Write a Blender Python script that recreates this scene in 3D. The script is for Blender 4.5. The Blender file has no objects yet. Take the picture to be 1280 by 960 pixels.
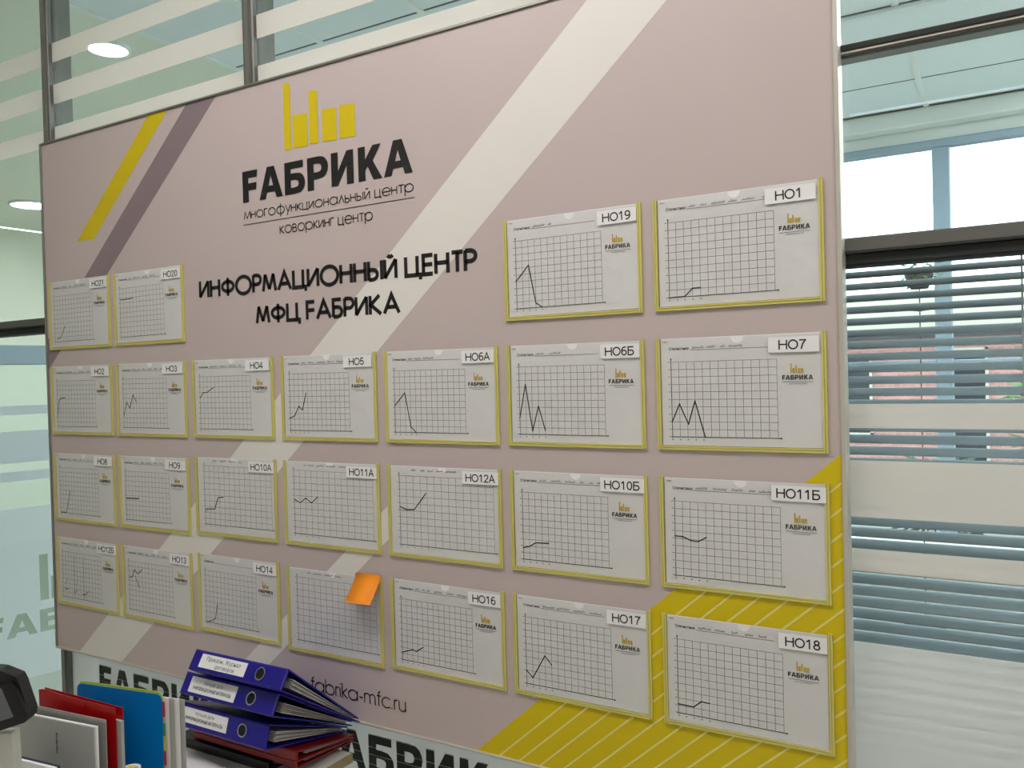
import bpy, math, random
from mathutils import Vector, Matrix
from mathutils.geometry import tessellate_polygon

scene = bpy.context.scene
COL = scene.collection
ZO = 1.6            # eye level of the board frame above the floor
PI = math.pi
random.seed(7)

# ------------------------------------------------------------------ camera
cam_data = bpy.data.cameras.new('camera')
cam_data.sensor_fit = 'HORIZONTAL'
cam_data.sensor_width = 36.0
cam_data.lens = 1040 / 1280 * 36
cam_data.clip_start = 0.02
cam = bpy.data.objects.new('camera', cam_data)
COL.objects.link(cam)
RIGHT = Vector((0.8599187, 0.5097474, -0.0264093))
DOWN = Vector((-0.0160765, -0.0246659, -0.9995665))
FWD = Vector((-0.5101778, 0.8599705, -0.0130157))
m = Matrix.Identity(4)
for i in range(3):
    m[i][0] = RIGHT[i]; m[i][1] = -DOWN[i]; m[i][2] = -FWD[i]
m.translation = Vector((1.7485583, -1.5167990, 0.0168543 + ZO))
cam.matrix_world = m
scene.camera = cam

# ------------------------------------------------------------------ world, exposure
world = bpy.data.worlds.new('overcast_sky'); scene.world = world
world.use_nodes = True
bg = world.node_tree.nodes['Background']
bg.inputs[0].default_value = (0.86, 0.94, 1.0, 1)
bg.inputs[1].default_value = 4.2
scene.view_settings.view_transform = 'Standard'
scene.view_settings.look = 'None'
scene.view_settings.gamma = 1
scene.view_settings.use_curve_mapping = False
scene.view_settings.exposure = 0.0
ROOM_LAMP = 13.6          # emission of the ceiling panels of the near room
FAR_FILL = 80.0  # emission of the unseen fill panels added to brighten the far room
DOWN_LAMP = 40.0

# ------------------------------------------------------------------ materials
def lin(c):
    c = c / 255
    return c / 12.92 if c <= 0.04045 else ((c + 0.055) / 1.055) ** 2.4
def rgb(r, g, b): return (lin(r), lin(g), lin(b), 1)

def mat(name, col, rough=0.5, metal=0.0, noise=0.0, nscale=20, bump=0.0, bscale=60, emit=0.0, spec=0.5, stretch=None):
    M = bpy.data.materials.new(name); M.use_nodes = True
    nt = M.node_tree; b = nt.nodes['Principled BSDF']
    b.inputs['Base Color'].default_value = col
    b.inputs['Roughness'].default_value = rough
    b.inputs['Metallic'].default_value = metal
    b.inputs['Specular IOR Level'].default_value = spec
    tc = nt.nodes.new('ShaderNodeTexCoord'); src = tc.outputs['Object']
    if stretch:
        mp = nt.nodes.new('ShaderNodeMapping'); mp.inputs['Scale'].default_value = stretch
        nt.links.new(src, mp.inputs['Vector']); src = mp.outputs['Vector']
    n = nt.nodes.new('ShaderNodeTexNoise'); n.inputs['Scale'].default_value = nscale
    n.inputs['Detail'].default_value = 4
    nt.links.new(src, n.inputs['Vector'])
    mx = nt.nodes.new('ShaderNodeMixRGB'); mx.inputs[1].default_value = col
    k = 1 - (noise if noise else 0.03)
    mx.inputs[2].default_value = (col[0] * k, col[1] * k, col[2] * k, 1)
    nt.links.new(n.outputs['Fac'], mx.inputs[0]); nt.links.new(mx.outputs[0], b.inputs['Base Color'])
    if bump:
        n2 = nt.nodes.new('ShaderNodeTexNoise'); n2.inputs['Scale'].default_value = bscale
        nt.links.new(src, n2.inputs['Vector'])
        bp = nt.nodes.new('ShaderNodeBump'); bp.inputs['Strength'].default_value = bump
        bp.inputs['Distance'].default_value = 0.01
        nt.links.new(n2.outputs['Fac'], bp.inputs['Height']); nt.links.new(bp.outputs[0], b.inputs['Normal'])
    if emit:
        b.inputs['Emission Color'].default_value = col; b.inputs['Emission Strength'].default_value = emit
    return M

def clear_mat(name, tint, base=0.03, gain=0.5, power=4.0, rough=0.02, haze=0.0, hazecol=(0.8, 0.8, 0.8, 1), bump=0.0):
    """thin clear sheet: tinted see-through with reflections that grow at grazing angles"""
    M = bpy.data.materials.new(name); M.use_nodes = True
    nt = M.node_tree; nt.nodes.clear()
    out = nt.nodes.new('ShaderNodeOutputMaterial')
    tr = nt.nodes.new('ShaderNodeBsdfTransparent'); tr.inputs[0].default_value = tint
    gl = nt.nodes.new('ShaderNodeBsdfGlossy'); gl.inputs['Roughness'].default_value = rough
    gl.inputs['Color'].default_value = (0.9, 0.95, 0.93, 1)
    lw = nt.nodes.new('ShaderNodeLayerWeight')
    pw = nt.nodes.new('ShaderNodeMath'); pw.operation = 'POWER'; pw.inputs[1].default_value = power
    ma = nt.nodes.new('ShaderNodeMath'); ma.operation = 'MULTIPLY_ADD'
    ma.inputs[1].default_value = gain; ma.inputs[2].default_value = base
    nt.links.new(lw.outputs['Facing'], pw.inputs[0]); nt.links.new(pw.outputs[0], ma.inputs[0])
    mx = nt.nodes.new('ShaderNodeMixShader')
    last = tr.outputs[0]
    if haze:
        df = nt.nodes.new('ShaderNodeBsdfDiffuse'); df.inputs[0].default_value = hazecol
        m2 = nt.nodes.new('ShaderNodeMixShader'); m2.inputs[0].default_value = haze
        nt.links.new(tr.outputs[0], m2.inputs[1]); nt.links.new(df.outputs[0], m2.inputs[2]); last = m2.outputs[0]
    nt.links.new(ma.outputs[0], mx.inputs[0]); nt.links.new(last, mx.inputs[1]); nt.links.new(gl.outputs[0], mx.inputs[2])
    if bump:
        n2 = nt.nodes.new('ShaderNodeTexNoise'); n2.inputs['Scale'].default_value = 9
        bp = nt.nodes.new('ShaderNodeBump'); bp.inputs['Strength'].default_value = bump; bp.inputs['Distance'].default_value = 0.004
        nt.links.new(n2.outputs['Fac'], bp.inputs['Height']); nt.links.new(bp.outputs[0], gl.inputs['Normal'])
    nt.links.new(mx.outputs[0], out.inputs[0])
    return M

def frost_mat(name, col, see=0.18, trans=0.5):
    M = bpy.data.materials.new(name); M.use_nodes = True
    nt = M.node_tree; nt.nodes.clear()
    out = nt.nodes.new('ShaderNodeOutputMaterial')
    df = nt.nodes.new('ShaderNodeBsdfDiffuse'); df.inputs[0].default_value = col
    tl = nt.nodes.new('ShaderNodeBsdfTranslucent'); tl.inputs[0].default_value = col
    tr = nt.nodes.new('ShaderNodeBsdfTransparent')
    a = nt.nodes.new('ShaderNodeMixShader'); a.inputs[0].default_value = trans
    b = nt.nodes.new('ShaderNodeMixShader'); b.inputs[0].default_value = see
    nt.links.new(df.outputs[0], a.inputs[1]); nt.links.new(tl.outputs[0], a.inputs[2])
    nt.links.new(a.outputs[0], b.inputs[1]); nt.links.new(tr.outputs[0], b.inputs[2])
    nt.links.new(b.outputs[0], out.inputs[0])
    return M

def brick_mat(name, c1, c2, cm):
    M = bpy.data.materials.new(name); M.use_nodes = True
    nt = M.node_tree; b = nt.nodes['Principled BSDF']; b.inputs['Roughness'].default_value = 0.9
    tc = nt.nodes.new('ShaderNodeTexCoord'); mp = nt.nodes.new('ShaderNodeMapping')
    mp.inputs['Rotation'].default_value = (PI / 2, 0, 0)
    br = nt.nodes.new('ShaderNodeTexBrick'); br.inputs['Scale'].default_value = 4
    br.inputs['Color1'].default_value = c1; br.inputs['Color2'].default_value = c2; br.inputs['Mortar'].default_value = cm
    nt.links.new(tc.outputs['Object'], mp.inputs[0]); nt.links.new(mp.outputs[0], br.inputs['Vector'])
    nt.links.new(br.outputs['Color'], b.inputs['Base Color'])
    return M

MT = dict(
    mauve=mat('board_mauve_print', rgb(198, 183, 182), 0.42, noise=0.03, nscale=2, bump=0.02, bscale=6),
    cream=mat('board_pale_print', rgb(229, 224, 219), 0.42, noise=0.02),
    taupe=mat('board_taupe_print', rgb(140, 122, 128), 0.42, noise=0.02),
    yellow=mat('board_yellow_print', rgb(214, 190, 0), 0.42, noise=0.03),
    hair=mat('board_hairline_print', rgb(232, 218, 130), 0.42),
    black=mat('black_print', rgb(20, 16, 18), 0.5),
    ink=mat('ink_print', rgb(40, 40, 46), 0.6),
    gridink=mat('grid_print', rgb(98, 98, 104), 0.6),
    pencil=mat('faint_handwriting', rgb(128, 128, 140), 0.7),
    curve=mat('pen_line', rgb(34, 32, 38), 0.5),
    logoyellow=mat('logo_yellow_print', rgb(212, 178, 48), 0.6),
    paper=mat('white_paper', rgb(238, 236, 238), 0.75, noise=0.04, nscale=14, bump=0.25, bscale=22),
    card=mat('white_card', rgb(240, 239, 240), 0.6, noise=0.02),
    strip=mat('yellow_plastic', rgb(212, 203, 116), 0.3, noise=0.03),
    alu=mat('brushed_aluminium', rgb(150, 148, 142), 0.38, 0.75, noise=0.08, nscale=40, stretch=(1, 1, 30)),
    alulight=mat('pale_aluminium', rgb(205, 200, 190), 0.4, 0.4, noise=0.05),
    aludark=mat('grey_anodised_profile', rgb(112, 112, 108), 0.42, 0.5, noise=0.08, nscale=30),
    gasket=mat('rubber_gasket', rgb(38, 42, 42), 0.7),
    slat=mat('blind_slat_enamel', rgb(136, 150, 158), 0.4, 0.2, noise=0.04),
    cord=mat('blind_cord', rgb(170, 178, 180), 0.8),
    ceil=mat('ceiling_tile_board', rgb(226, 236, 239), 0.95, noise=0.07, nscale=60, bump=0.2, bscale=150),
    plaster=mat('green_white_plaster', rgb(226, 230, 216), 0.9, noise=0.03, nscale=3),
    tbar=mat('white_ceiling_grid', rgb(226, 232, 230), 0.5),
    wall=mat('cream_wall_paint', rgb(222, 214, 202), 0.9, noise=0.03, nscale=4, bump=0.05),
    farwall=mat('pale_wall_paint', rgb(222, 230, 228), 0.9, noise=0.03, nscale=4),
    bluemetal=mat('window_frame_metal', rgb(150, 172, 188), 0.4, 0.1, noise=0.15, nscale=90),
    floor=mat('grey_floor_vinyl', rgb(178, 178, 170), 0.45, noise=0.12, nscale=9),
    lamp=mat('lamp_diffuser', (1, 0.95, 0.935, 1), 0.5, emit=ROOM_LAMP),
    farfill=mat('far_fill_panel', (0.92, 0.98, 1.0, 1), 0.5, emit=FAR_FILL),
    downlamp=mat('downlight_diffuser', (1, 0.98, 0.9, 1), 0.5, emit=DOWN_LAMP),
    desk=mat('white_desk_laminate', rgb(206, 206, 200), 0.45, noise=0.03),
    deskedge=mat('beige_desk_edging', rgb(150, 136, 96), 0.5, noise=0.1),
    legmetal=mat('grey_desk_leg', rgb(120, 120, 120), 0.4, 0.6),
    blue=mat('blue_binder_film', rgb(30, 18, 140), 0.32, noise=0.12, nscale=60, bump=0.05, bscale=200),
    bluedark=mat('dark_binder_lining', rgb(26, 24, 44), 0.6),
    blackplastic=mat('black_plastic', rgb(20, 21, 25), 0.38, noise=0.2, nscale=50, bump=0.08, bscale=250),
    redboard=mat('red_board', rgb(128, 12, 20), 0.4, noise=0.1),
    redfilm=mat('red_plastic_folder', rgb(176, 8, 14), 0.28, noise=0.1, nscale=8),
    bluefilm=mat('azure_plastic_folder', rgb(0, 122, 204), 0.25, noise=0.12, nscale=6),
    limefilm=mat('lime_plastic_folder', rgb(186, 208, 90), 0.3),
    sheets=mat('paper_edges', rgb(196, 192, 190), 0.8, noise=0.45, nscale=30, stretch=(1, 1, 26)),
    greyfilm=clear_mat('smoky_plastic_sleeve', (0.85, 0.86, 0.85, 1), 0.06, 0.5, 3, 0.15, 0.25, (0.6, 0.6, 0.58, 1)),
    greypaper=mat('grey_white_paper', rgb(176, 177, 174), 0.7, noise=0.15, nscale=7),
    tabred=mat('red_tab', rgb(190, 40, 50), 0.5), tabgreen=mat('green_tab', rgb(70, 150, 70), 0.5), tabyellow=mat('yellow_tab', rgb(220, 210, 70), 0.5),
    chrome=mat('chrome_ring', rgb(200, 200, 215), 0.2, 1.0),
    hole=mat('dark_hole', rgb(6, 6, 14), 0.8),
    orange=mat('orange_sticky_paper', rgb(255, 150, 22), 0.7, noise=0.03),
    screen=mat('grey_screen', rgb(104, 106, 110), 0.35),
    navy=mat('navy_cover', rgb(36, 38, 84), 0.5),
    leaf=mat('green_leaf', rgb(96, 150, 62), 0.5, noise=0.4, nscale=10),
    darkleaf=mat('dark_green_leaf', rgb(58, 104, 52), 0.5, noise=0.4, nscale=10),  # deeper green foliage colour for the lower shrubs
    bark=mat('bark', rgb(84, 66, 50), 0.9),
    brick=brick_mat('pink_brick', rgb(196, 142, 134), rgb(178, 124, 116), rgb(205, 175, 165)),
    stucco=mat('beige_stucco', rgb(206, 200, 182), 0.9, noise=0.06, nscale=2),
    darkglass=mat('dark_window_glass', rgb(44, 50, 58), 0.15),
    cornice=mat('dark_cornice', rgb(56, 58, 64), 0.8),
    asphalt=mat('grey_pavement', rgb(128, 128, 126), 0.9, noise=0.15, nscale=6),
    potclay=mat('dark_pot', rgb(60, 56, 62), 0.7),
    greenshade=frost_mat('cutout_shade_green', rgb(150, 170, 150), 0.30, 0.3),  # darker view through the door's letter cut-outs, put into a tint
    darkshade=mat('cutout_shade_dark', rgb(36, 42, 38), 0.45, noise=0.2, nscale=30),  # shaded blind behind the letter cut-outs, put into the colour
    glass=clear_mat('green_float_glass', (0.93, 0.965, 0.963, 1), 0.04, 0.5, 4.0, 0.01),
    clearplastic=clear_mat('clear_pocket_plastic', (0.97, 0.97, 0.965, 1), 0.025, 0.35, 4.0, 0.09, 0.03, (0.85, 0.85, 0.87, 1), bump=0.35),
    frost=frost_mat('frosted_window_film', rgb(240, 234, 228), 0.22, 0.5),
    frostcool=frost_mat('cool_frosted_film', rgb(232, 236, 242), 0.08, 0.45),
)
HZ = 0.0

# ------------------------------------------------------------------ mesh builder
class MB:
    def __init__(s): s.v = []; s.f = []; s.mi = []; s.mats = []
    def m(s, name):
        if name not in s.mats: s.mats.append(name)
        return s.mats.index(name)
    def add(s, vs, fs, mt):
        o = len(s.v); s.v += [tuple(v) for v in vs]; k = s.m(mt)
        for f in fs: s.f.append(tuple(i + o for i in f)); s.mi.append(k)
        return s
    def box(s, x0, x1, y0, y1, z0, z1, mt, bev=0.0):
        if bev:
            b = bev   # bevel around all edges: 24 vertices
            import itertools
            vs = []; idx = {}
            for sx, sy, sz in itertools.product((0, 1), repeat=3):
                X = (x0, x1)[sx]; Y = (y0, y1)[sy]; Z = (z0, z1)[sz]
                dx = b if sx == 0 else -b; dy = b if sy == 0 else -b; dz = b if sz == 0 else -b
                for a, v in enumerate(((X, Y + dy, Z + dz), (X + dx, Y, Z + dz), (X + dx, Y + dy, Z))):
                    idx[(sx, sy, sz, a)] = len(vs); vs.append(v)
            fs = []
            c = Vector(((x0 + x1) / 2, (y0 + y1) / 2, (z0 + z1) / 2))
            def face(ids):
                P = [Vector(vs[i]) for i in ids]
                n = (P[1] - P[0]).cross(P[2] - P[0]); ctr = sum(P, Vector()) / len(P)
                fs.append(tuple(ids) if n.dot(ctr - c) > 0 else tuple(reversed(ids)))
            for t in (0, 1):
                face([idx[(t, a, b2, 0)] for a, b2 in ((0, 0), (1, 0), (1, 1), (0, 1))])
                face([idx[(a, t, b2, 1)] for a, b2 in ((0, 0), (1, 0), (1, 1), (0, 1))])
                face([idx[(a, b2, t, 2)] for a, b2 in ((0, 0), (1, 0), (1, 1), (0, 1))])
            for a in (0, 1):
                for c2 in (0, 1):
                    face([idx[(0, a, c2, 1)], idx[(1, a, c2, 1)], idx[(1, a, c2, 2)], idx[(0, a, c2, 2)]])
                    face([idx[(a, 0, c2, 0)], idx[(a, 1, c2, 0)], idx[(a, 1, c2, 2)], idx[(a, 0, c2, 2)]])
                    face([idx[(a, c2, 0, 0)], idx[(a, c2, 1, 0)], idx[(a, c2, 1, 1)], idx[(a, c2, 0, 1)]])
            for sx, sy, sz in itertools.product((0, 1), repeat=3):
                face([idx[(sx, sy, sz, 0)], idx[(sx, sy, sz, 1)], idx[(sx, sy, sz, 2)]])
            return s.add(vs, fs, mt)
        vs = [(x0, y0, z0), (x1, y0, z0), (x1, y1, z0), (x0, y1, z0), (x0, y0, z1), (x1, y0, z1), (x1, y1, z1), (x0, y1, z1)]
        return s.add(vs, [(0, 3, 2, 1), (4, 5, 6, 7), (0, 1, 5, 4), (1, 2, 6, 5), (2, 3, 7, 6), (3, 0, 4, 7)], mt)
    def prism(s, poly, axis, a0, a1, mt):
        """poly: 2-D points; axis 'x' -> (y,z) profile, 'y' -> (x,z), 'z' -> (x,y)"""
        n = len(poly)
        def P(u, w, t): return {'x': (t, u, w), 'y': (u, t, w), 'z': (u, w, t)}[axis]
        vs = [P(u, w, a0) for u, w in poly] + [P(u, w, a1) for u, w in poly]
        fs = [(i, (i + 1) % n, n + (i + 1) % n, n + i) for i in range(n)]
        for t in tessellate_polygon([[Vector((u, w, 0)) for u, w in poly]]):
            fs.append(tuple(t)); fs.append(tuple(n + i for i in reversed(t)))
        return s.add(vs, fs, mt)
    def flat(s, poly, y, mt, holes=()):
        """flat polygon in the x-z plane facing -y"""
        loops = [[Vector((u, w, 0)) for u, w in l] for l in [poly] + list(holes)]
        pts = [p for l in loops for p in l]
        fs = []
        for t in tessellate_polygon(loops):
            a, b, c = (pts[i] for i in t)
            cr = (b - a).cross(c - a).z
            if abs(cr) < 1e-12: continue
            fs.append(tuple(t) if cr > 0 else tuple(reversed(t)))
        return s.add([(p.x, y, p.y) for p in pts], fs, mt)
    def stroke(s, pts, w, y, mt, closed=False):
        """ribbon in the x-z plane"""
        P = [Vector((a, b)) for a, b in pts]
        n = len(P); L = []; R = []
        for i in range(n):
            if closed: a, c = P[i - 1], P[(i + 1) % n]
            else: a, c = P[max(i - 1, 0)], P[min(i + 1, n - 1)]
            d1 = (P[i] - a); d2 = (c - P[i])
            if d1.length < 1e-9: d1 = d2
            if d2.length < 1e-9: d2 = d1
            d1 = d1.normalized(); d2 = d2.normalized()
            t = d1 + d2
            if t.length < 0.3: t = d1
            t = t.normalized(); nn = Vector((-t.y, t.x))
            k = 1 / max(0.45, abs(nn.dot(Vector((-d1.y, d1.x)))))
            L.append(P[i] + nn * w / 2 * k); R.append(P[i] - nn * w / 2 * k)
        vs = [(p.x, y, p.y) for p in L] + [(p.x, y, p.y) for p in R]
        fs = [(n + i, n + (i + 1) % n, (i + 1) % n, i) for i in range(n if closed else n - 1)]
        return s.add(vs, fs, mt)
    def tube(s, pts, r, mt, n=8, r2=None):
        P = [Vector(p) for p in pts]; vs = []; fs = []
        up = Vector((0.13, 0.21, 0.97)).normalized()
        for i, p in enumerate(P):
            d = (P[min(i + 1, len(P) - 1)] - P[max(i - 1, 0)]).normalized()
            a = d.cross(up)
            if a.length < 0.1: a = d.cross(Vector((1, 0, 0)))
            a.normalize(); b = d.cross(a)
            rr = r if r2 is None else r + (r2 - r) * i / (len(P) - 1)
            for k in range(n):
                t = 2 * PI * k / n; vs.append(p + (a * math.cos(t) + b * math.sin(t)) * rr)
        for i in range(len(P) - 1):
            for k in range(n):
                fs.append((i * n + k, i * n + (k + 1) % n, (i + 1) * n + (k + 1) % n, (i + 1) * n + k))
        fs.append(tuple(reversed(range(n)))); fs.append(tuple((len(P) - 1) * n + k for k in range(n)))
        return s.add(vs, fs, mt)
    def lathe(s, prof, mt, n=24, c=(0, 0, 0)):
        vs = []; fs = []
        for r, z in prof:
            for k in range(n):
                t = 2 * PI * k / n; vs.append((c[0] + r * math.cos(t), c[1] + r * math.sin(t), c[2] + z))
        for i in range(len(prof) - 1):
            for k in range(n):
                fs.append((i * n + k, i * n + (k + 1) % n, (i + 1) * n + (k + 1) % n, (i + 1) * n + k))
        return s.add(vs, fs, mt)
    def mesh(s, name, smooth=False):
        me = bpy.data.meshes.new(name); me.from_pydata(s.v, [], s.f)
        for k in s.mats: me.materials.append(MT[k])
        me.polygons.foreach_set('material_index', s.mi)
        if smooth: me.polygons.foreach_set('use_smooth', [True] * len(s.f))
        me.update(); return me

def link(name, me, parent=None, loc=(0, 0, 0), rot=(0, 0, 0)):
    o = bpy.data.objects.new(name, me); COL.objects.link(o)
    o.location = loc; o.rotation_euler = rot
    if parent is not None: o.parent = parent
    return o
def part(name, mb, parent, loc=(0, 0, 0), rot=(0, 0, 0), smooth=False, label=None):
    o = link(name, mb.mesh(name, smooth), parent, loc, rot)
    if label: o['label'] = label
    return o
def thing(name, label, cat, loc=(0, 0, 0), rot=(0, 0, 0), group=None):
    o = link(name, None, None, (loc[0], loc[1], loc[2] + ZO), rot)
    o['label'] = label; o['category'] = cat
    if group: o['group'] = group
    return o
def single(name, mb, label, cat, loc=(0, 0, 0), rot=(0, 0, 0), group=None, smooth=False):
    o = link(name, mb.mesh(name, smooth), None, (loc[0], loc[1], loc[2] + ZO), rot)
    o['label'] = label; o['category'] = cat
    if group: o['group'] = group
    return o
def struct(name, mb=None, loc=(0, 0, 0)):
    o = link(name, mb.mesh(name) if mb else None, None, (loc[0], loc[1], loc[2] + ZO)); o['kind'] = 'structure'; return o

# ------------------------------------------------------------------ lettering
def arc(cx, cy, rx, ry, a0, a1, n=14):
    return [(cx + rx * math.cos(math.radians(a0 + (a1 - a0) * i / n)), cy + ry * math.sin(math.radians(a0 + (a1 - a0) * i / n))) for i in range(n + 1)]
def ring(cx, cy, rx, ry): return ('c', arc(cx, cy, rx, ry, 0, 360, 24)[:-1])
def bowl(x, y0, y1, w):     # right-hand bowl between heights y0 and y1
    r = (y1 - y0) / 2
    return [(x, y0), (x + w - r, y0)] + arc(x + w - r, (y0 + y1) / 2, r, r, -90, 90, 10)[1:-1] + [(x + w - r, y1), (x, y1)]
breve_l = lambda x: arc(x, 0.97, 0.11, 0.09, 200, 340, 6)
G = {
    ' ': (0.33, []),
    'м': (0.80, [[(0, 0), (0.13, .7), (.38, .06), (.63, .7), (.76, 0)]]),
    'н': (0.60, [[(0, 0), (0, .7)], [(.45, 0), (.45, .7)], [(0, .37), (.45, .37)]]),
    'о': (0.86, [ring(.36, .35, .36, .35)]),
    'г': (0.46, [[(0, 0), (0, .7), (.36, .7)]]),
    'ф': (0.96, [ring(.42, .35, .40, .35), [(.42, -.27), (.42, 1.0)]]),
    'у': (0.60, [[(0, .7), (.25, .1)], [(.5, .7), (.13, -.27)]]),
    'к': (0.56, [[(0, 0), (0, .7)], [(.42, .7), (.03, .37), (.46, 0)]]),
    'ц': (0.68, [[(0, .7), (0, 0), (.54, 0), (.54, -.16)], [(.46, .7), (.46, 0)]]),
    'и': (0.60, [[(0, .7), (0, .02)], [(0, .02), (.45, .68)], [(.45, .68), (.45, 0)]]),
    'й': (0.60, [[(0, .7), (0, .02)], [(0, .02), (.45, .68)], [(.45, .68), (.45, 0)], arc(.225, .98, .12, .09, 200, 340, 6)]),
    'а': (0.88, [ring(.36, .35, .36, .35), [(.72, 0), (.72, .7)]]),
    'л': (0.60, [[(0, 0), (.25, .7), (.50, 0)]]),
    'ь': (0.52, [[(0, .7), (0, 0)], bowl(0, 0, .37, .38)]),
    'ы': (0.72, [[(0, .7), (0, 0)], bowl(0, 0, .37, .38), [(.56, 0), (.56, .7)]]),
    'е': (0.84, [arc(.36, .35, .36, .35, -35, -360, 22), [(.02, .35), (.72, .35)]]),
    'т': (0.56, [[(0, .7), (.46, .7)], [(.23, 0), (.23, .7)]]),
    'р': (0.86, [ring(.36, .35, .36, .35), [(0, -.3), (0, .7)]]),
    'в': (0.56, [[(0, 0), (0, .7)], bowl(0, 0, .38, .42), bowl(0, .38, .7, .38)]),
    'f': (0.40, [[(.14, 0), (.14, .85)] + arc(.28, .85, .14, .14, 180, 80, 5)[1:], [(0, .7), (.34, .7)]]),
    'a': (0.88, [ring(.36, .35, .36, .35), [(.72, 0), (.72, .7)]]),
    'b': (0.86, [ring(.36, .35, .36, .35), [(0, 0), (0, 1.02)]]),
    'r': (0.36, [[(0, 0), (0, .7)], [(0, .45)] + arc(.2, .48, .2, .2, 165, 70, 5)]),
    'i': (0.18, [[(0, 0), (0, .7)], [(0, .86), (0, .96)]]),
    'k': (0.52, [[(0, 0), (0, 1.02)], [(.4, .7), (.03, .36), (.44, 0)]]),
    '-': (0.42, [[(0, .33), (.28, .33)]]),
    'm': (0.98, [[(0, 0), (0, .7)], [(0, .42)] + arc(.21, .47, .21, .22, 165, 0, 8) + [(.42, 0)], [(.42, .42)] + arc(.63, .47, .21, .22, 165, 0, 8) + [(.84, 0)]]),
    'c': (0.76, [arc(.36, .35, .36, .35, 42, 318, 18)]),
    '.': (0.20, [[(0, 0), (0, .09)]]),
    'u': (0.64, [[(0, .7), (0, .24)] + arc(.24, .24, .24, .24, 180, 360, 8)[1:] + [(.48, .7)], [(.48, .7), (.48, 0)]]),
    'И': (0.80, [[(0, 1), (0, .03)], [(0, .03), (.60, .97)], [(.60, .97), (.60, 0)]]),
    'Н': (0.80, [[(0, 0), (0, 1)], [(.60, 0), (.60, 1)], [(0, .53), (.60, .53)]]),
    'Ф': (1.02, [ring(.42, .52, .40, .29), [(.42, -.03), (.42, 1.03)]]),
    'О': (1.18, [ring(.50, .5, .50, .5)]),
    'Р': (0.66, [[(0, 0), (0, 1)], bowl(0, .45, .97, .50)]),
    'М': (1.00, [[(0, 0), (.14, .96)], [(.14, .96), (.41, .10)], [(.41, .10), (.68, .96)], [(.68, .96), (.82, 0)]]),
    'А': (0.98, [[(0, 0), (.40, .98), (.80, 0)], [(.16, .33), (.64, .33)]]),
    'Ц': (0.92, [[(0, 1), (0, .04), (.76, .04), (.76, -.2)], [(.60, 1), (.60, .04)]]),
    'Ы': (0.90, [[(0, 0), (0, 1)], bowl(0, .03, .55, .48), [(.72, 0), (.72, 1)]]),
    'Й': (0.80, [[(0, 1), (0, .03)], [(0, .03), (.60, .97)], [(.60, .97), (.60, 0)], arc(.30, 1.25, .15, .12, 200, 340, 6)]),
    'Е': (0.64, [[(.48, .97), (0, .97), (0, .03), (.48, .03)], [(0, .51), (.46, .51)]]),
    'Т': (0.66, [[(0, .96), (.54, .96)], [(.27, 0), (.27, .96)]]),
    'Б': (0.68, [[(.46, .97), (0, .97), (0, .03)], bowl(0, .03, .56, .50)]),
    'К': (0.78, [[(0, 0), (0, 1)], [(.52, 1), (.03, .52), (.60, 0)]]),
    'F': (0.62, [[(.46, .97), (0, .97), (0, 0)], [(.08, .51), (.46, .51)]]),
}
def lettering(mb, txt, x0, x1, z, cap, w, y, mt):
    total = sum(G[c][0] for c in txt); last = G[txt[-1]]
    ext = max(p[0] for st in last[1] for p in (st[1] if st[0] == 'c' else st))
    total += ext - last[0]
    k = (x1 - x0) / total; x = x0
    for c in txt:
        adv, sts = G[c]
        for st in sts:
            closed = st[0] == 'c'
            pts = st[1] if closed else st
            mb.stroke([(x + a * k, z + b * cap) for a, b in pts], w, y, mt, closed)
        x += adv * k

# heavy logo letters F А Б Р И К А as outlines with counters (cap height 1)
def rb(x0, y0, x1, y1, n=8):   # outline right end of a bowl, going up
    r = (y1 - y0) / 2
    return arc(x1 - min(r, x1 - x0), (y0 + y1) / 2, min(r, x1 - x0), r, -90, 90, n)
HEAVY = [
    (0.00, [(0, 0), (0, 1), (.69, 1), (.66, .77), (.27, .77), (.27, .60), (.64, .60), (.62, .37), (.27, .37), (.27, 0)], None),
    (0.76, [(0, 0), (.36, 1), (.68, 1), (1.04, 0), (.76, 0), (.69, .2), (.35, .2), (.28, 0)], [(.42, .40), (.52, .72), (.62, .40)]),
    (1.89, [(0, 0)] + [(.45, 0)] + rb(.4, 0, .87, .64)[1:-1] + [(.45, .64), (.27, .64), (.27, .78), (.80, .78), (.80, 1), (0, 1)], [(.27, .2), (.46, .2)] + rb(.44, .2, .60, .43, 5)[1:-1] + [(.46, .43), (.27, .43)]),
    (2.86, [(0, 0), (.27, 0), (.27, .32), (.45, .32)] + rb(.4, .32, .86, 1)[1:-1] + [(.45, 1), (0, 1)], [(.27, .53), (.44, .53)] + rb(.42, .53, .59, .79, 5)[1:-1] + [(.44, .79), (.27, .79)]),
    (3.84, [(0, 0), (.26, 0), (.61, .56), (.61, 0), (.88, 0), (.88, 1), (.62, 1), (.27, .44), (.27, 1), (0, 1)], None),
    (4.90, [(0, 0), (.27, 0), (.27, .30), (.36, .40), (.57, 0), (.90, 0), (.56, .55), (.87, 1), (.56, 1), (.27, .62), (.27, 1), (0, 1)], None),
    (5.86, [(0, 0), (.36, 1), (.68, 1), (1.04, 0), (.76, 0), (.69, .2), (.35, .2), (.28, 0)], [(.42, .40), (.52, .72), (.62, .40)]),
]
def heavy_loops(x0, z0, cap, kx=1.0):
    out = []
    for ox, poly, hole in HEAVY:
        T = lambda l: [(x0 + (ox + a) * cap * kx, z0 + b * cap) for a, b in l]
        out.append((T(poly), T(hole) if hole else None))
    return out
BARS = [(.205, .229, .590, .755), (.236, .284, .590, .672), (.291, .319, .592, .721), (.333, .379, .590, .668), (.388, .437, .589, .668)]

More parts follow.
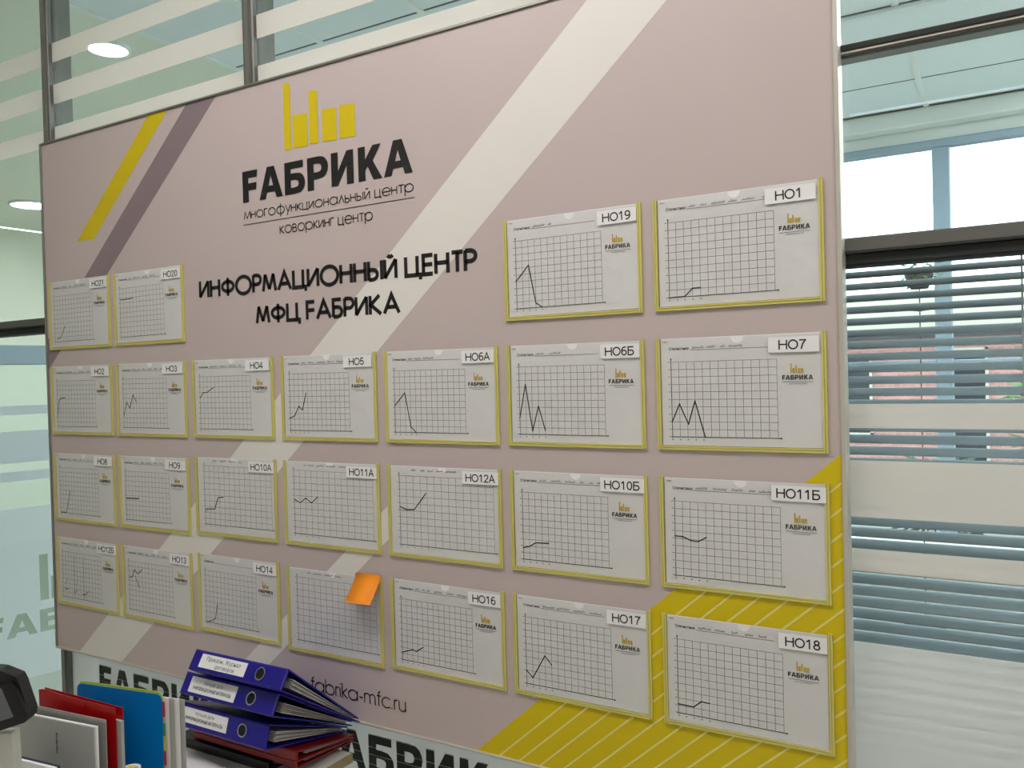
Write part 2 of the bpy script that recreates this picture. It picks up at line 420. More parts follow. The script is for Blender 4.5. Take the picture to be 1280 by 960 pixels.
# ------------------------------------------------------------------ structure: rooms
XL, XR = -7.0, 3.6           # side limits
YF = 4.5                     # far window wall
YB = -4.2                    # wall behind the camera
ZC = 1.63                    # ceiling level in board frame
ZF = -1.6
struct('floor', MB().box(XL, XR, YB, YF, ZF - .05, ZF, 'floor'))
cl = struct('ceiling', MB().box(XL, XR, YB, YF + .1, ZC + .012, ZC + .08, 'plaster'))
# ceiling tiles of the far room: 0.6 m boards with recessed joints and white T bars
pitch_x, pitch_y = .60, .57
tile_mesh = MB().box(-pitch_x / 2 + .011, pitch_x / 2 - .011, -pitch_y / 2 + .006, pitch_y / 2 - .006, 0, .012, 'ceil', .003).mesh('ceiling_tile')
xs = [1.348 + pitch_x * k for k in range(-5, 4)]; ys = [4.34 - pitch_y * k for k in range(0, 8)]
for xj in xs[:-1]:
    for yj in ys[1:]:
        if xj > XR - .5: continue
        link('ceiling_tile', tile_mesh, cl, (xj + pitch_x / 2, yj + pitch_y / 2, ZC))
for xj in xs:
    if xj < XR: part('ceiling_bar', MB().box(xj - .015, xj + .015, .12, YF, ZC - .006, ZC + .010, 'tbar'), cl)
for yj in ys:
    part('ceiling_bar', MB().box(xs[0], XR, yj - .004, yj + .004, ZC - .001, ZC + .009, 'gridink'), cl)
struct('trim_1', MB().box(-1.62, XR, 2.62, 2.92, ZC - .035, ZC - .002, 'ceil', .01))       # shallow dropped beam
struct('trim_2', MB().box(XL, XR, 4.36, YF, ZC - .11, ZC - .002, 'farwall', .01))        # bulkhead above the windows
struct('wall_left', MB().box(XL - .1, XL, YB, YF, ZF, ZC, 'plaster'))
struct('wall_right', MB().box(XR, XR + .1, YB, YF, ZF, ZC, 'wall'))
struct('wall_back', MB().box(XL, XR, YB - .1, YB, ZF, ZC, 'wall'))

# far window wall with real openings
WTOP, WBOT = 1.44, -1.15
fw = MB()
fw.box(XL, -.6, YF, YF + .12, ZF, ZC, 'farwall')
fw.box(-.6, XR, YF, YF + .12, WTOP, ZC, 'farwall'); fw.box(-.6, XR, YF, YF + .12, ZF, WBOT, 'farwall')
struct('wall_far', fw)
w1 = struct('window_1')
for xm in (-.58, .42, 1.415, 2.42, 3.42):
    part('window_mullion', MB().box(xm - .05, xm + .05, YF - .03, YF + .06, WBOT + .021, WTOP - .0505, 'bluemetal', .008), w1)
part('window_head', MB().box(-.6, XR, YF - .03, YF + .06, WTOP - .05, WTOP, 'bluemetal', .006), w1)
part('window_sill', MB().box(-.6, XR, YF - .18, YF + .06, WBOT - .03, WBOT + .02, 'tbar', .006), w1)
part('window_transom', MB().box(-.6, XR, YF - .018, YF + .05, -.02, .03, 'bluemetal', .006), w1)
for xa, xb in ((-.53, .37), (.47, 1.365), (1.465, 2.37), (2.47, 3.37)):
    part('window_pane', MB().box(xa, xb, YF, YF + .008, WBOT + .02, WTOP - .05, 'glass'), w1)

# ------------------------------------------------------------------ structure: the glass partition that carries the board
YG = .05
wp = struct('wall_partition')
RAIL0, RAIL1 = .197, .236
mull = MB().box(-.020, .020, .035, .115, ZF - 0, ZC, 'aludark', .003).box(-.008, .008, .031, .036, ZF, ZC, 'alu').mesh('mullion')
MX = [-2.74, -1.81, -.88, .045, .975, 1.905, 2.835]
for x in MX: link('mullion', mull, wp)
for o, x in zip([o for o in wp.children], MX): o.location.x = x
for a, b in zip(MX[:-1], MX[1:]):
    x0, x1 = a + .02, b - .02
    r = MB().box(x0, x1, .028, .11, RAIL0 + .012, RAIL1, 'aludark', .003).box(x0, x1, .036, .10, RAIL0 - .008, RAIL0 + .012, 'gasket', .002)
    r.box(x0, x1, .0265, .0285, RAIL0 + .012, RAIL0 + .016, 'gasket')
    part('cross_rail', r, wp)
    part('glass_pane', MB().box(x0, x1, YG, YG + .006, RAIL1, ZC, 'glass'), wp)
    part('glass_pane', MB().box(x0, x1, YG, YG + .006, ZF + .05, RAIL0 - .008, 'glass'), wp)
    part('base_rail', MB().box(x0, x1, .03, .11, ZF, ZF + .05, 'aludark', .003), wp)
# transom in the bay right of the board
t = MB().box(.995, 1.885, .030, .066, .546, .571, 'aludark', .003).box(.995, 1.885, .027, .031, .5535, .556, 'alulight').box(.995, 1.885, .0275, .031, .5595, .568, 'gasket').box(.995, 1.885, .0285, .031, .5475, .5500, 'gasket')
part('transom', t, wp)
# frosted bands on the upper panes
for a, b in zip(MX[:3], MX[1:4]):
    for z0, z1 in ((1.049, 1.110), (.916, .978), (.786, .844)):
        part('frosted_band', MB().box(a + .021, b - .021, YG - .0012, YG - .0004, z0, z1, 'frost'), wp)
a, b = MX[3], MX[4]
for z0, z1 in ((1.049, 1.110), (.916, .978), (.786, .844)):
    part('frosted_band', MB().box(a + .021, b - .021, YG - .0012, YG - .0004, z0, z1, 'frost'), wp)
# frosted film on the lower panes, the logo letters cut out of it
def film(x0, x1, mt, parent, y, xt, zt, cap, zs, kx=1.0, bars=True, name='frosted_film', dark=None):
    """zs: list of (z0,z1) plain bands; the last one carries the lettering"""
    for z0, z1 in zs[:-1]:
        part('frosted_band', MB().box(x0, x1, y - .0008, y, z0, z1, mt), parent)
    z0, z1 = zs[-1]
    mb = MB(); loops = heavy_loops(xt, zt, cap, kx)
    holes = [l for l, h in loops]
    if bars:
        s = cap / .08
        for bx0, bx1, bz0, bz1 in BARS:
            X0 = xt + (bx0 - .051) * s * kx; X1 = xt + (bx1 - .051) * s * kx
            Z0 = zt + (bz0 - .477) * s; Z1 = zt + (bz1 - .477) * s
            holes.append([(X0, Z0), (X1, Z0), (X1, Z1), (X0, Z1)])
    mb.flat([(x0, z0), (x1, z0), (x1, z1), (x0, z1)], y, mt, holes)
    for l, h in loops:
        if h: mb.flat(h, y, mt)
    if dark:  # fills the cut-outs; dimness of the view behind is put into its colour
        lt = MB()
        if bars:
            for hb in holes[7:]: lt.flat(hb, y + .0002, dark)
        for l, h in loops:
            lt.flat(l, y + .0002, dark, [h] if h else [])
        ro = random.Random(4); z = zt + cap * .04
        if not bars:  # pale strips paint the light gaps between the blind slats
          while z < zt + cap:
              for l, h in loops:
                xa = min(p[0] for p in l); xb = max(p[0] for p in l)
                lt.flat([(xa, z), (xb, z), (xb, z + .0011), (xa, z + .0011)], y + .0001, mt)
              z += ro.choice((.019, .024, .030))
        part('cutout_shade', lt, parent, label='letter cut-outs filled dark for the shaded blind behind, pale slat-gap lines' if not bars else 'letter cut-outs tinted green for the darker view behind')
    return part(name, mb, parent)
LB = [(-.0958, -.0533), (-.2521, -.1525), (-.3476, -.309), (ZF + .06, -.4736)]
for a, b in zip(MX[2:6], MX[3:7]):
    film(a + .021, b - .021, 'frost', wp, YG - .0005, a + .163, -.962, .098, LB, .925, bars=False, dark='darkshade')

# the second, ajar frosted glass leaf seen through the left bay
d1 = struct('door_1', None, (-2.16, .625, 0)); d1.rotation_euler = (0, 0, math.atan2(.981, .195))
part('glass_pane', MB().box(-.55, 1.0, .002, .008, -1.6, .13, 'glass'), d1)
part('door_rail', MB().box(-.55, 1.0, -.03, .03, .115, .205, 'bluemetal', .004), d1)
film(-.55, 1.0, 'frostcool', d1, 0, -.184, -1.135, .104, [(-.115, -.073), (-.335, -.19), (-.42, -.375), (-1.335, -.545)], 1.20, dark='greenshade')

# ------------------------------------------------------------------ lamps
def ceiling_lamp(x, y, w, d, label, mt='lamp', group='ceiling panels above the board room'):
    t = thing('ceiling_light', label, 'ceiling light', (x, y, ZC - .03), group=group)
    part('frame', MB().box(-w / 2, w / 2, -d / 2, d / 2, .006, .040, 'tbar', .004), t)
    part('diffuser', MB().box(-w / 2 + .02, w / 2 - .02, -d / 2 + .02, d / 2 - .02, -.002, .006, mt), t)
for x, y, where in ((.10, -1.05, 'above the left half of the board'), (.98, -1.05, 'above the right half of the board'), (2.45, -1.0, 'right of the board near the glass'), (2.8, -3.3, 'at the rear of the near room')):
    ceiling_lamp(x, y, .6, .6, 'square white ceiling panel light ' + where, group='ceiling panels of the board room')
for x, y, where in ((2.9, 1.3, 'nearest the right wall behind the glass'), (2.6, 3.0, 'at the far right behind the glass'), (-1.3, 3.5, 'near the far wall, hidden by the board'), (-4.0, 3.7, 'hidden by the left half of the board')):  # unseen panels added to brighten the far room, kept out of view
    ceiling_lamp(x, y, .6, .6, 'added unseen fill panel ' + where, 'farfill', 'added fill panels of the room behind the glass')
def downlight(x, y, r, label):
    t = thing('downlight', label, 'ceiling light', (x, y, ZC - .008))
    part('trim_ring', MB().lathe([(r * 1.12, .02), (r * 1.12, .0), (r, -.002), (r, .012)], 'tbar', 28), t, smooth=True)
    part('diffuser', MB().lathe([(r, .004), (r * .5, .002), (.0001, .002)], 'downlamp', 28), t)
downlight(-1.94, .975, .088, 'round glowing downlight between the striped glass bands, upper left')
downlight(-5.7, 2.72, .16, 'flat elongated glowing downlight at the left edge, low beside the board')

# ------------------------------------------------------------------ the information board
BX0, BX1, BZ0, BZ1 = -.858, 1.512, -.816, .778
bd = thing('information_board', 'large mauve information board with yellow and white diagonal stripes hung on the glass partition', 'board', (0, 0, 0))
part('panel', MB().box(BX0 + .004, BX1 - .004, 0, .034, BZ0 + .004, BZ1 - .004, 'mauve'), bd)
part('frame_edge', MB().box(BX0, BX1, -.005, .035, BZ1 - .006, BZ1, 'alu', .001), bd)
part('frame_edge', MB().box(BX0, BX1, -.005, .035, BZ0, BZ0 + .006, 'alulight', .001), bd)
part('frame_edge', MB().box(BX0, BX0 + .007, -.005, .035, BZ0 + .006, BZ1 - .006, 'alu', .001), bd)
part('frame_edge', MB().box(BX1 - .008, BX1, -.005, .035, BZ0 + .006, BZ1 - .006, 'alulight', .001), bd)
ix0, ix1, iz0, iz1 = BX0 + .007, BX1 - .008, BZ0 + .006, BZ1 - .006
e1, e2, e3 = -.0004, -.0007, -.0010
SL = .878
fx = lambda xr, zr, z: xr + (z - zr) / SL
part('pale_stripe', MB().flat([(fx(-.719, -.795, iz0), iz0), (fx(-.507, -.795, iz0), iz0), (fx(-.507, -.795, iz1), iz1), (fx(-.719, -.795, iz1), iz1)], e1, 'cream'), bd)
part('pale_stripe', MB().flat([(fx(.363, -.408, iz0), iz0), (fx(.454, -.406, iz0), iz0), (fx(.454, -.406, -.215), -.215), (fx(.363, -.408, -.215), -.215)], e1, 'cream'), bd)
part('yellow_stripe', MB().flat([(-.681, .453), (-.594, .453), (-.594 + (iz1 - .453) / .90, iz1), (-.681 + (iz1 - .453) / .895, iz1)], e1, 'yellow'), bd)
part('taupe_stripe', MB().flat([(ix0, .160), (ix0, .066), (fx(-.532, .341, iz1), iz1), (fx(-.650, .343, iz1), iz1)], e1, 'taupe'), bd)
yz = lambda x: -.789 + (x - .76) * SL
part('yellow_corner', MB().flat([(.76 + (iz0 + .789) / SL, iz0), (ix1, iz0), (ix1, yz(ix1))], e1, 'yellow'), bd)
hl = MB()
for k in range(0, 20):
    xa = .816 + .0497 * k + (iz0 + .788) / SL
    if xa > ix1 - .01: break
    zt = iz0 + (ix1 - xa) * SL
    w = .0058
    hl.flat([(xa, iz0), (xa + w, iz0), (ix1, zt - w * SL), (ix1, zt)], e2, 'hair')
part('corner_hairlines', hl, bd, label='thin pale diagonal lines over the yellow corner')
mb = MB()
for b in BARS: mb.flat([(b[0], b[2]), (b[1], b[2] - .003), (b[1], b[3] - .003), (b[0], b[3])], e3, 'yellow')
part('logo_bars', mb, bd, label='yellow bar logo above the name')
mb = MB()
for l, h in heavy_loops(.051, .477, .0805, .994): mb.flat(l, e3, 'black', [h] if h else [])
part('logo_name', mb, bd, label='bold black lettering reading FАБРИКА')
mb = MB()
lettering(mb, 'многофункциональный центр', .053, .603, .4345, .0262, .0025, e3, 'black')
mb.box(.049, .606, e3 - .0001, e3, .4195, .4210, 'black')
lettering(mb, 'коворкинг центр', .181, .482, .384, .0270, .0025, e3, 'black')
part('logo_subtitle', mb, bd)
mb = MB()
lettering(mb, 'ИНФОРМАЦИОННЫЙ ЦЕНТР', -.126, .766, .243, .0445, .0096, e3, 'black')
lettering(mb, 'МФЦ FАБРИКА', .089, .553, .163, .0440, .0094, e3, 'black')
part('heading', mb, bd, label='black heading in two lines')
mb = MB(); lettering(mb, 'fabrika-mfc.ru', .241, .539, -.763, .0345, .0029, e3, 'black')
part('web_address', mb, bd)

# ------------------------------------------------------------------ chart pockets
W, H = .31, .2124
T = {
    'Н': (1.0, [[(.12, 0), (.12, 1)], [(.88, 0), (.88, 1)], [(.12, .53), (.88, .53)]]),
    'О': (1.08, [('c', arc(.54, .5, .45, .455, 0, 360, 24)[:-1])]),
    'А': (.93, [[(.06, 0), (.47, .97), (.88, 0)], [(.22, .34), (.72, .34)]]),
    'Б': (.95, [[(.80, .955), (.14, .955), (.14, .045), (.50, .045)] + arc(.52, .305, .27, .26, -90, 90, 8) + [(.14, .565)]]),
    '0': (.78, [('c', arc(.39, .5, .28, .455, 0, 360, 20)[:-1])]),
    '1': (.78, [[(.14, .72), (.44, .97)], [(.44, 1.0), (.44, 0)]]),
    '2': (.78, [[(.10, .70)] + arc(.39, .70, .27, .26, 170, -25, 9) + [(.11, .05), (.70, .05)]]),
    '3': (.78, [arc(.36, .73, .25, .225, 165, -90, 9) + arc(.36, .275, .29, .23, 90, -165, 10)]),
    '4': (.78, [[(.54, 0), (.54, .97), (.06, .28), (.72, .28)]]),
    '5': (.78, [[(.66, .95), (.22, .95), (.13, .50)] + arc(.38, .33, .29, .285, 115, -160, 11)]),
    '6': (.78, [('c', arc(.40, .32, .28, .275, 0, 360, 18)[:-1]), arc(.47, .52, .36, .44, 62, 185, 8)]),
    '7': (.78, [[(.08, .94), (.70, .94), (.42, .5), (.28, 0)]]),
    '8': (.78, [('c', arc(.39, .74, .23, .215, 0, 360, 16)[:-1]), ('c', arc(.39, .275, .285, .235, 0, 360, 18)[:-1])]),
    '9': (.78, [('c', arc(.38, .68, .28, .275, 0, 360, 18)[:-1]), arc(.31, .48, .36, .44, -118, 5, 8)]),
}
def tag_text(mb, txt, cap):
    tot = sum(T[c][0] for c in txt) * cap; x = -tot / 2
    for c in txt:
        for st in T[c][1]:
            cl_ = st[0] == 'c'
            for_pts = st[1] if cl_ else st
            mb.stroke([(x + a * cap, .0050 + b * cap) for a, b in for_pts], .0025, -.0009, 'black', cl_)
        x += T[c][0] * cap
def text_mesh(body, cap, x, z, y, mt, bold=0.0):
    """built-in font; returns builder with text centred on x, baseline z"""
    c = bpy.data.curves.new('t', 'FONT'); c.body = body; c.size = 1.0; c.offset = bold; c.resolution_u = 3
    o = bpy.data.objects.new('t', c); COL.objects.link(o)
    bpy.context.view_layer.update()
    me = bpy.data.meshes.new_from_object(o.evaluated_get(bpy.context.evaluated_depsgraph_get()))
    vs = [v.co.copy() for v in me.vertices]; fs = [tuple(p.vertices) for p in me.polygons]
    bpy.data.objects.remove(o); bpy.data.meshes.remove(me); bpy.data.curves.remove(c)
    xa = min(v.x for v in vs); xb = max(v.x for v in vs); k = cap / .73
    mb = MB(); mb.add([(x + (v.x - (xa + xb) / 2) * k, y, z + v.y * k) for v in vs], fs, mt)
    return mb
# shared pocket parts
prof = [(0, 0), (0, -.0042), (.0030, -.0042), (.0034, -.0026), (.0046, -.0026), (.0050, -.0042), (.0078, -.0042), (.0078, 0)]
ms_side = MB().prism(prof, 'z', .0, H, 'strip').mesh('side_strip')
ms_bottom = MB().prism([(b, a) for a, b in prof], 'x', .0078, W - .0078, 'strip').mesh('bottom_strip')
ms_back = MB().box(.001, W - .001, -.0006, -.0001, .001, H - .002, 'clearplastic').mesh('back_plate')
nt_ = arc(.156, H - .003, .0118, .0118, 180, 360, 10)
ms_front = MB().prism([(.008, .0079), (W - .008, .0079), (W - .008, H - .003)] + list(reversed(nt_)) + [(.008, H - .003)], 'y', -.0036, -.0030, 'clearplastic').mesh('front_plate')
# shared sheet parts (origin at the pocket's lower left corner)
def paper_mesh(seed, amp=.0004):
    rnd = random.Random(seed); n, k = 12, 8; x0, x1, z0, z1 = .0088, .3012, .0085, .2108
    ph = [rnd.uniform(0, 6.28) for _ in range(4)]
    vs = []; fs = []
    for j in range(k + 1):
        for i in range(n + 1):
            u, v = i / n, j / k
            y = -.0014 + amp * (math.sin(5 * u + ph[0]) * math.cos(4 * v + ph[1]) * .6 + math.sin(11 * u + 3 * v + ph[2]) * .3)
            vs.append((x0 + (x1 - x0) * u, y, z0 + (z1 - z0) * v))
    for j in range(k):
        for i in range(n):
            a = j * (n + 1) + i; fs.append((a, a + 1, a + n + 2, a + n + 1))
    m_ = MB().add(vs, fs, 'paper')
    return m_.mesh('paper', True)
papers = [paper_mesh(s, .0003) for s in range(6)]
YS = -.00215
GRID_A = (.0282, .2245, .0245, .1660); GRID_B = (.0346, .2900, .0290, .1880)
def grid_mesh(g):
    x0, x1, z0, z1 = g; mb = MB()
    for i in range(1, 14): x = x0 + (x1 - x0) * i / 13; mb.stroke([(x, z0), (x, z1)], .00062, YS, 'gridink')
    for j in range(1, 11): z = z0 + (z1 - z0) * j / 10; mb.stroke([(x0, z), (x1, z)], .00062, YS, 'gridink')
    mb.stroke([(x0, z0 - .002), (x0, z1 + .006)], .0011, YS - .0001, 'ink'); mb.stroke([(x0 - .002, z0), (x1 + .005, z0)], .0013, YS - .0001, 'ink')
    mb.flat([(x0 - .0018, z1 + .004), (x0 + .0018, z1 + .004), (x0, z1 + .008)], YS - .0002, 'ink')
    mb.flat([(x1 + .004, z0 - .0018), (x1 + .008, z0), (x1 + .004, z0 + .0018)], YS - .0002, 'ink')
    for j in range(0, 11):
        z = z0 + (z1 - z0) * j / 10; mb.stroke([(x0 - .006, z), (x0 - .002, z + .0004)], .0012, YS, 'pencil')
    for i in range(0, 5):
        x = x0 + (x1 - x0) * i / 13; mb.stroke([(x - .001, z0 - .0055), (x + .0018, z0 - .005)], .0020, YS, 'pencil')
    return mb.mesh('printed_grid')
gridA, gridB = grid_mesh(GRID_A), grid_mesh(GRID_B)
LG = .0957
lx = lambda x: .2334 + (x - .051) * LG
lz = lambda z: .1285 + (z - .477) * LG * 1.1
mb = MB()
for b in BARS: mb.flat([(lx(b[0]), lz(b[2])), (lx(b[1]), lz(b[2])), (lx(b[1]), lz(b[3])), (lx(b[0]), lz(b[3]))], YS, 'logoyellow')
ms_bars = mb.mesh('logo_bars')
mb = MB()
for l, h in heavy_loops(.2334, .1285, .0084, .91): mb.flat(l, YS, 'black', [h] if h else [])
mb.stroke([(.2334, .1247), (.2866, .1247)], .0010, YS, 'pencil'); mb.stroke([(.245, .1212), (.276, .1212)], .0009, YS, 'pencil')
ms_name = mb.mesh('logo_name')
stat_mb = text_mesh('Статистика', .0052, .0442, .1888, YS, 'ink', 0.02)
stat_mb.stroke([(.066, .1880), (.211, .1878)], .0007, YS, 'ink')
stat_mb.stroke([(.0125, .2042), (.0165, .2050), (.0180, .2036), (.0225, .2046)], .0012, YS, 'pencil')
ms_stat = stat_mb.mesh('printed_heading')
def handwriting(rnd, x1):
    mb = MB(); x = .070
    while x < x1:
        n = rnd.randint(3, 9); pts = []
        for i in range(n * 2):
            pts.append((x, .1912 + (rnd.uniform(.0012, .0042) if i % 2 else rnd.uniform(-.0012, .0004)))); x += .0017
        mb.stroke(pts, .0007, YS, 'ink'); x += rnd.uniform(.003, .012)
    return mb
Z_ = lambda r: -.6639 + .2637 * r
CX = [-.8335, -.5020, -.1660, .1715, .5070, .8390, 1.1735]
# column, row (0 = top), tag, style A/B, curve, hand width, description for the label
D = [
    (0, 3.0, 'НО21', 'A', [[(.6, .7), (1.9, .8), (2.5, 1.6), (3.6, 3.5)]], .20, 'a short line climbing from the baseline', 'topmost in the far left column'),
    (1, 3.0, 'НО20', 'A', [[(0, 7.7), (1.5, 7.7), (4, 7.8)]], .20, 'a short level line near the top', 'right of the НО21 pocket'),
    (5, 3.0, 'НО19', 'A', [[(0, 4.1), (2, 6.3), (3, .7), (4, 0)]], .12, 'one tall peak falling to the baseline', 'in the top row above the НО6Б pocket'),
    (6, 3.0, 'НО1', 'A', [[(0, 0), (2, 0.05), (3, 1.05), (4, 1.05)]], .208, 'a low step near the baseline', 'top right corner of the board'),
    (0, 2.0, 'НО2', 'A', [[(0, 2.2), (.4, 5.4), (1.2, 6.2), (2.8, 6.3)]], .20, 'a steep rise to a plateau', 'at the left edge, below НО21'),
    (1, 2.0, 'НО3', 'A', [[(0, 2.3), (1, 5.3), (2, 3.9), (3, 6.8), (4, 5.3)]], .20, 'a rising zigzag line', 'between НО2 and НО4'),
    (2, 2.0, 'НО4', 'A', [[(0, 5.8), (.8, 6.9), (2.0, 7.0), (3, 7.6), (3.7, 7.9)]], .20, 'a gently rising line', 'between НО3 and НО5'),
    (3, 2.0, 'НО5', 'A', [[(-.2, 2.1), (1, 2.6), (2, 4.3), (2.8, 3.6), (3.7, 6.6)]], .208, 'a line climbing in steps', 'between НО4 and НО6А, under the heading'),
    (4, 2.0, 'НО6А', 'A', [[(0, 4.3), (2, 6.4), (3, .9), (4, 0)]], .13, 'one tall peak falling to the baseline', 'between НО5 and НО6Б'),
    (5, 2.0, 'НО6Б', 'A', [[(0, 2.4), (1, 7.4), (2, .5), (3, 4.2), (4, .6)]], .14, 'two sharp peaks, the first taller', 'directly below НО19'),
    (6, 2.0, 'НО7', 'A', [[(0, 2.0), (1, 4.4), (2.1, 1.7), (3, 4.8), (4.2, 0)]], .145, 'an M-shaped line', 'directly below НО1'),
    (0, 1.0, 'НО8', 'A', [[(2, 0.1), (3.4, 4.9)], [(0, .1), (2, .1)]], .20, 'a single steep rising line', 'at the left edge, below НО2'),
    (1, 1.0, 'НО9', 'A', [[(0, 4.4), (4, 4.5)]], .20, 'a short thick level line', 'between НО8 and НО10А'),
    (2, 1.0, 'НО10А', 'B', [[(0, 2.6), (2, 2.7), (2.7, 4.7), (3.8, 4.8)]], 0, 'a step line', 'directly below НО4'),
    (3, 1.0, 'НО11А', 'B', [[(0, 5.4), (1, 4.9), (2, 5.7), (3, 5.0), (4, 6.0)]], 0, 'a shallow W-shaped line', 'directly below НО5'),
    (4, 1.0, 'НО12А', 'B', [[(0, 5.5), (1, 5.1), (2.1, 5.2), (3.8, 7.6)]], 0, 'a line dipping then rising', 'directly below НО6А'),
    (5, 1.0, 'НО10Б', 'A', [[(0, 1.7), (1, 2.0), (2, 2.6), (4, 2.7)]], .208, 'a low, nearly flat line', 'directly below НО6Б'),
    (6, 1.0, 'НО11Б', 'A', [[(0, 5.3), (1, 5.3), (2, 4.85), (3, 4.8), (4, 5.4)]], .19, 'a slightly sagging line at mid height', 'directly below НО7'),
    (0, 0.0, 'НО12Б', 'A', [[(.5, 2.0), (1, 1.6), (1.9, 2.0)], [(3.6, 1.6), (4.1, 1.2), (4.8, 2.0)], [(6.6, 1.1), (7.6, 1.3), (8.6, 1.9)], [(.8, 2.6), (1.6, 4.2)], [(4.5, 2.6), (5.2, 4.8)], [(3.9, 0), (3.9, 9)], [(7.2, 0), (7.2, 9)]], .20, 'scattered short marks and two verticals', 'bottom left corner of the board'),
    (1, 0.0, 'НО13', 'A', [[(0, 6.6), (1.1, 6.8), (1.7, 8.4), (2.7, 7.5), (4, 8.6)], [(1.9, 7.0), (3.1, 4.7)]], .20, 'two crossing lines', 'between НО12Б and НО14'),
    (2, 0.0, 'НО14', 'A', [[(0, 0), (1.2, .3), (2.4, .9), (3.0, 3.8)]], .07, 'a line turning up steeply', 'directly below НО10А'),
    (3, -.02, '', 'B', [], 0, 'an empty grid', 'directly below НО11А'),
    (4, 0.0, 'НО16', 'A', [[(0, 1.2), (2, 1.9), (2.7, 1.7), (4, 2.6)]], .205, 'a low, slightly rising line', 'directly below НО12А'),
    (5, 0.0, 'НО17', 'A', [[(0, 2), (1, 1), (3, 4.6), (4, 3.4)]], .19, 'a check-mark shaped line', 'directly below НО10Б, half over the yellow corner'),
    (6, 0.0, 'НО18', 'A', [[(0, 1.2), (2, 1.15), (3, 2.05), (4, 2.0)]], .185, 'a low step line', 'bottom right, on the yellow striped corner'),
]
rr = random.Random(3)
for n, (c, r, tag, st, curves, hw, desc, where) in enumerate(D):
    x0 = CX[c]; z0 = Z_(r)
    if c < 2: z0 -= .006 if r <= 1 else 0
    colw = ['leftmost column', 'second column from left', 'third column from left', 'middle column', 'third column from right', 'second column from right', 'rightmost column'][c]
    roww = ['bottom row', 'third row', 'second row', 'top row'][int(round(r))]
    name = 'with card reading ' + tag if tag else 'without a number card, an orange note at its corner'
    pk = thing('document_pocket', ('yellow-edged clear pocket with card %s, %s, %s' % (tag, colw, roww)) if tag else 'yellow-edged clear pocket without a number card, below the curling orange note',
               'pocket', (x0, -.0011, z0), group='chart pockets on the board')
    link('back_plate', ms_back, pk); link('front_plate', ms_front, pk)
    link('side_strip', ms_side, pk)
    q = link('side_strip', ms_side, pk, (W, 0, 0)); q.scale = (-1, 1, 1)
    link('bottom_strip', ms_bottom, pk)
    if tag:
        k = len(tag)
        xa, xb = (.2115, .2985) if k == 3 else ((.2185, .3015) if k == 4 else (.2115, .3045))
        xc = (xa + xb) / 2 - (.002 if k == 3 else 0)
        zz = .1775; tl = rr.uniform(-.010, .010)
        cd = part('number_card', MB().box(xa - xc, xb - xc, -.0006, 0, 0, .0275, 'card'), pk, (xc, -.0043, zz), (0, tl, 0), label='white number card')
        tb = MB(); tag_text(tb, tag, .0168)
        part('number_text', tb, cd)
    sh = thing('chart_sheet', ('chart sheet with %s, %s, %s' % (desc, colw, roww)) if tag else 'chart sheet with an empty grid, partly under the orange note',
               'paper', (x0 + rr.uniform(-.0012, .0012), -.0011, z0), (0, rr.uniform(-.004, .004), 0), 'chart sheets in the pockets')
    link('paper', papers[n % 6], sh)
    g = GRID_A if st == 'A' else GRID_B
    link('printed_grid', gridA if st == 'A' else gridB, sh)
    if st == 'A':
        link('logo_bars', ms_bars, sh); link('logo_name', ms_name, sh); link('printed_heading', ms_stat, sh)
    if hw > .08 or st == 'B':
        part('handwriting', handwriting(random.Random(n), hw if st == 'A' else .19), sh, (0, 0, 0 if st == 'A' else .009))
    if curves:
        mb = MB()
        wth = .0034 if tag == 'НО9' else .0023
        for cv in curves:
            pts = [(g[0] + (g[1] - g[0]) * a / 13, g[2] + (g[3] - g[2]) * b / 10) for a, b in cv]
            thin = len(cv) == 2 and tag == 'НО12Б'
            for a, b in zip(pts[:-1], pts[1:]): mb.stroke([a, b], .0010 if thin else wth, YS - .0003, 'curve')
            if c >= 3:
                for a, b in pts: mb.flat([(a + .0014 * math.cos(t * PI / 4), b + .0014 * math.sin(t * PI / 4)) for t in range(8)], YS - .0004, 'curve')
        part('chart_line', mb, sh)

# orange sticky note with a lifted lower edge
mb = MB(); vs = []; fs = []; nseg = 8
pth = [(0, 0)]
ang = 0.0
for i in range(nseg):
    ang = 34 + 10 * (i / nseg)
    if i == 0: ang = 6
    y, z = pth[-1]; L = .0745 / nseg
    pth.append((y - L * math.sin(math.radians(ang)), z - L * math.cos(math.radians(ang))))
for y, z in pth: vs += [(0, y, z), (.077, y, z + .0015)]
for y, z in pth: vs += [(0, y - .0003, z - .0002), (.077, y - .0003, z + .0013)]
o_ = 2 * (nseg + 1)
for i in range(nseg):
    a = 2 * i; fs += [(a, a + 2, a + 3, a + 1), (o_ + a, o_ + a + 1, o_ + a + 3, o_ + a + 2), (a, o_ + a, o_ + a + 2, a + 2), (a + 1, a + 3, o_ + a + 3, o_ + a + 1)]
mb.add(vs, fs, 'orange')
single('sticky_note', mb, 'orange sticky note curling off the top right corner of the untagged pocket', 'sticky note', (CX[3] + .2315, -.0058, Z_(0) + .2135), smooth=True)

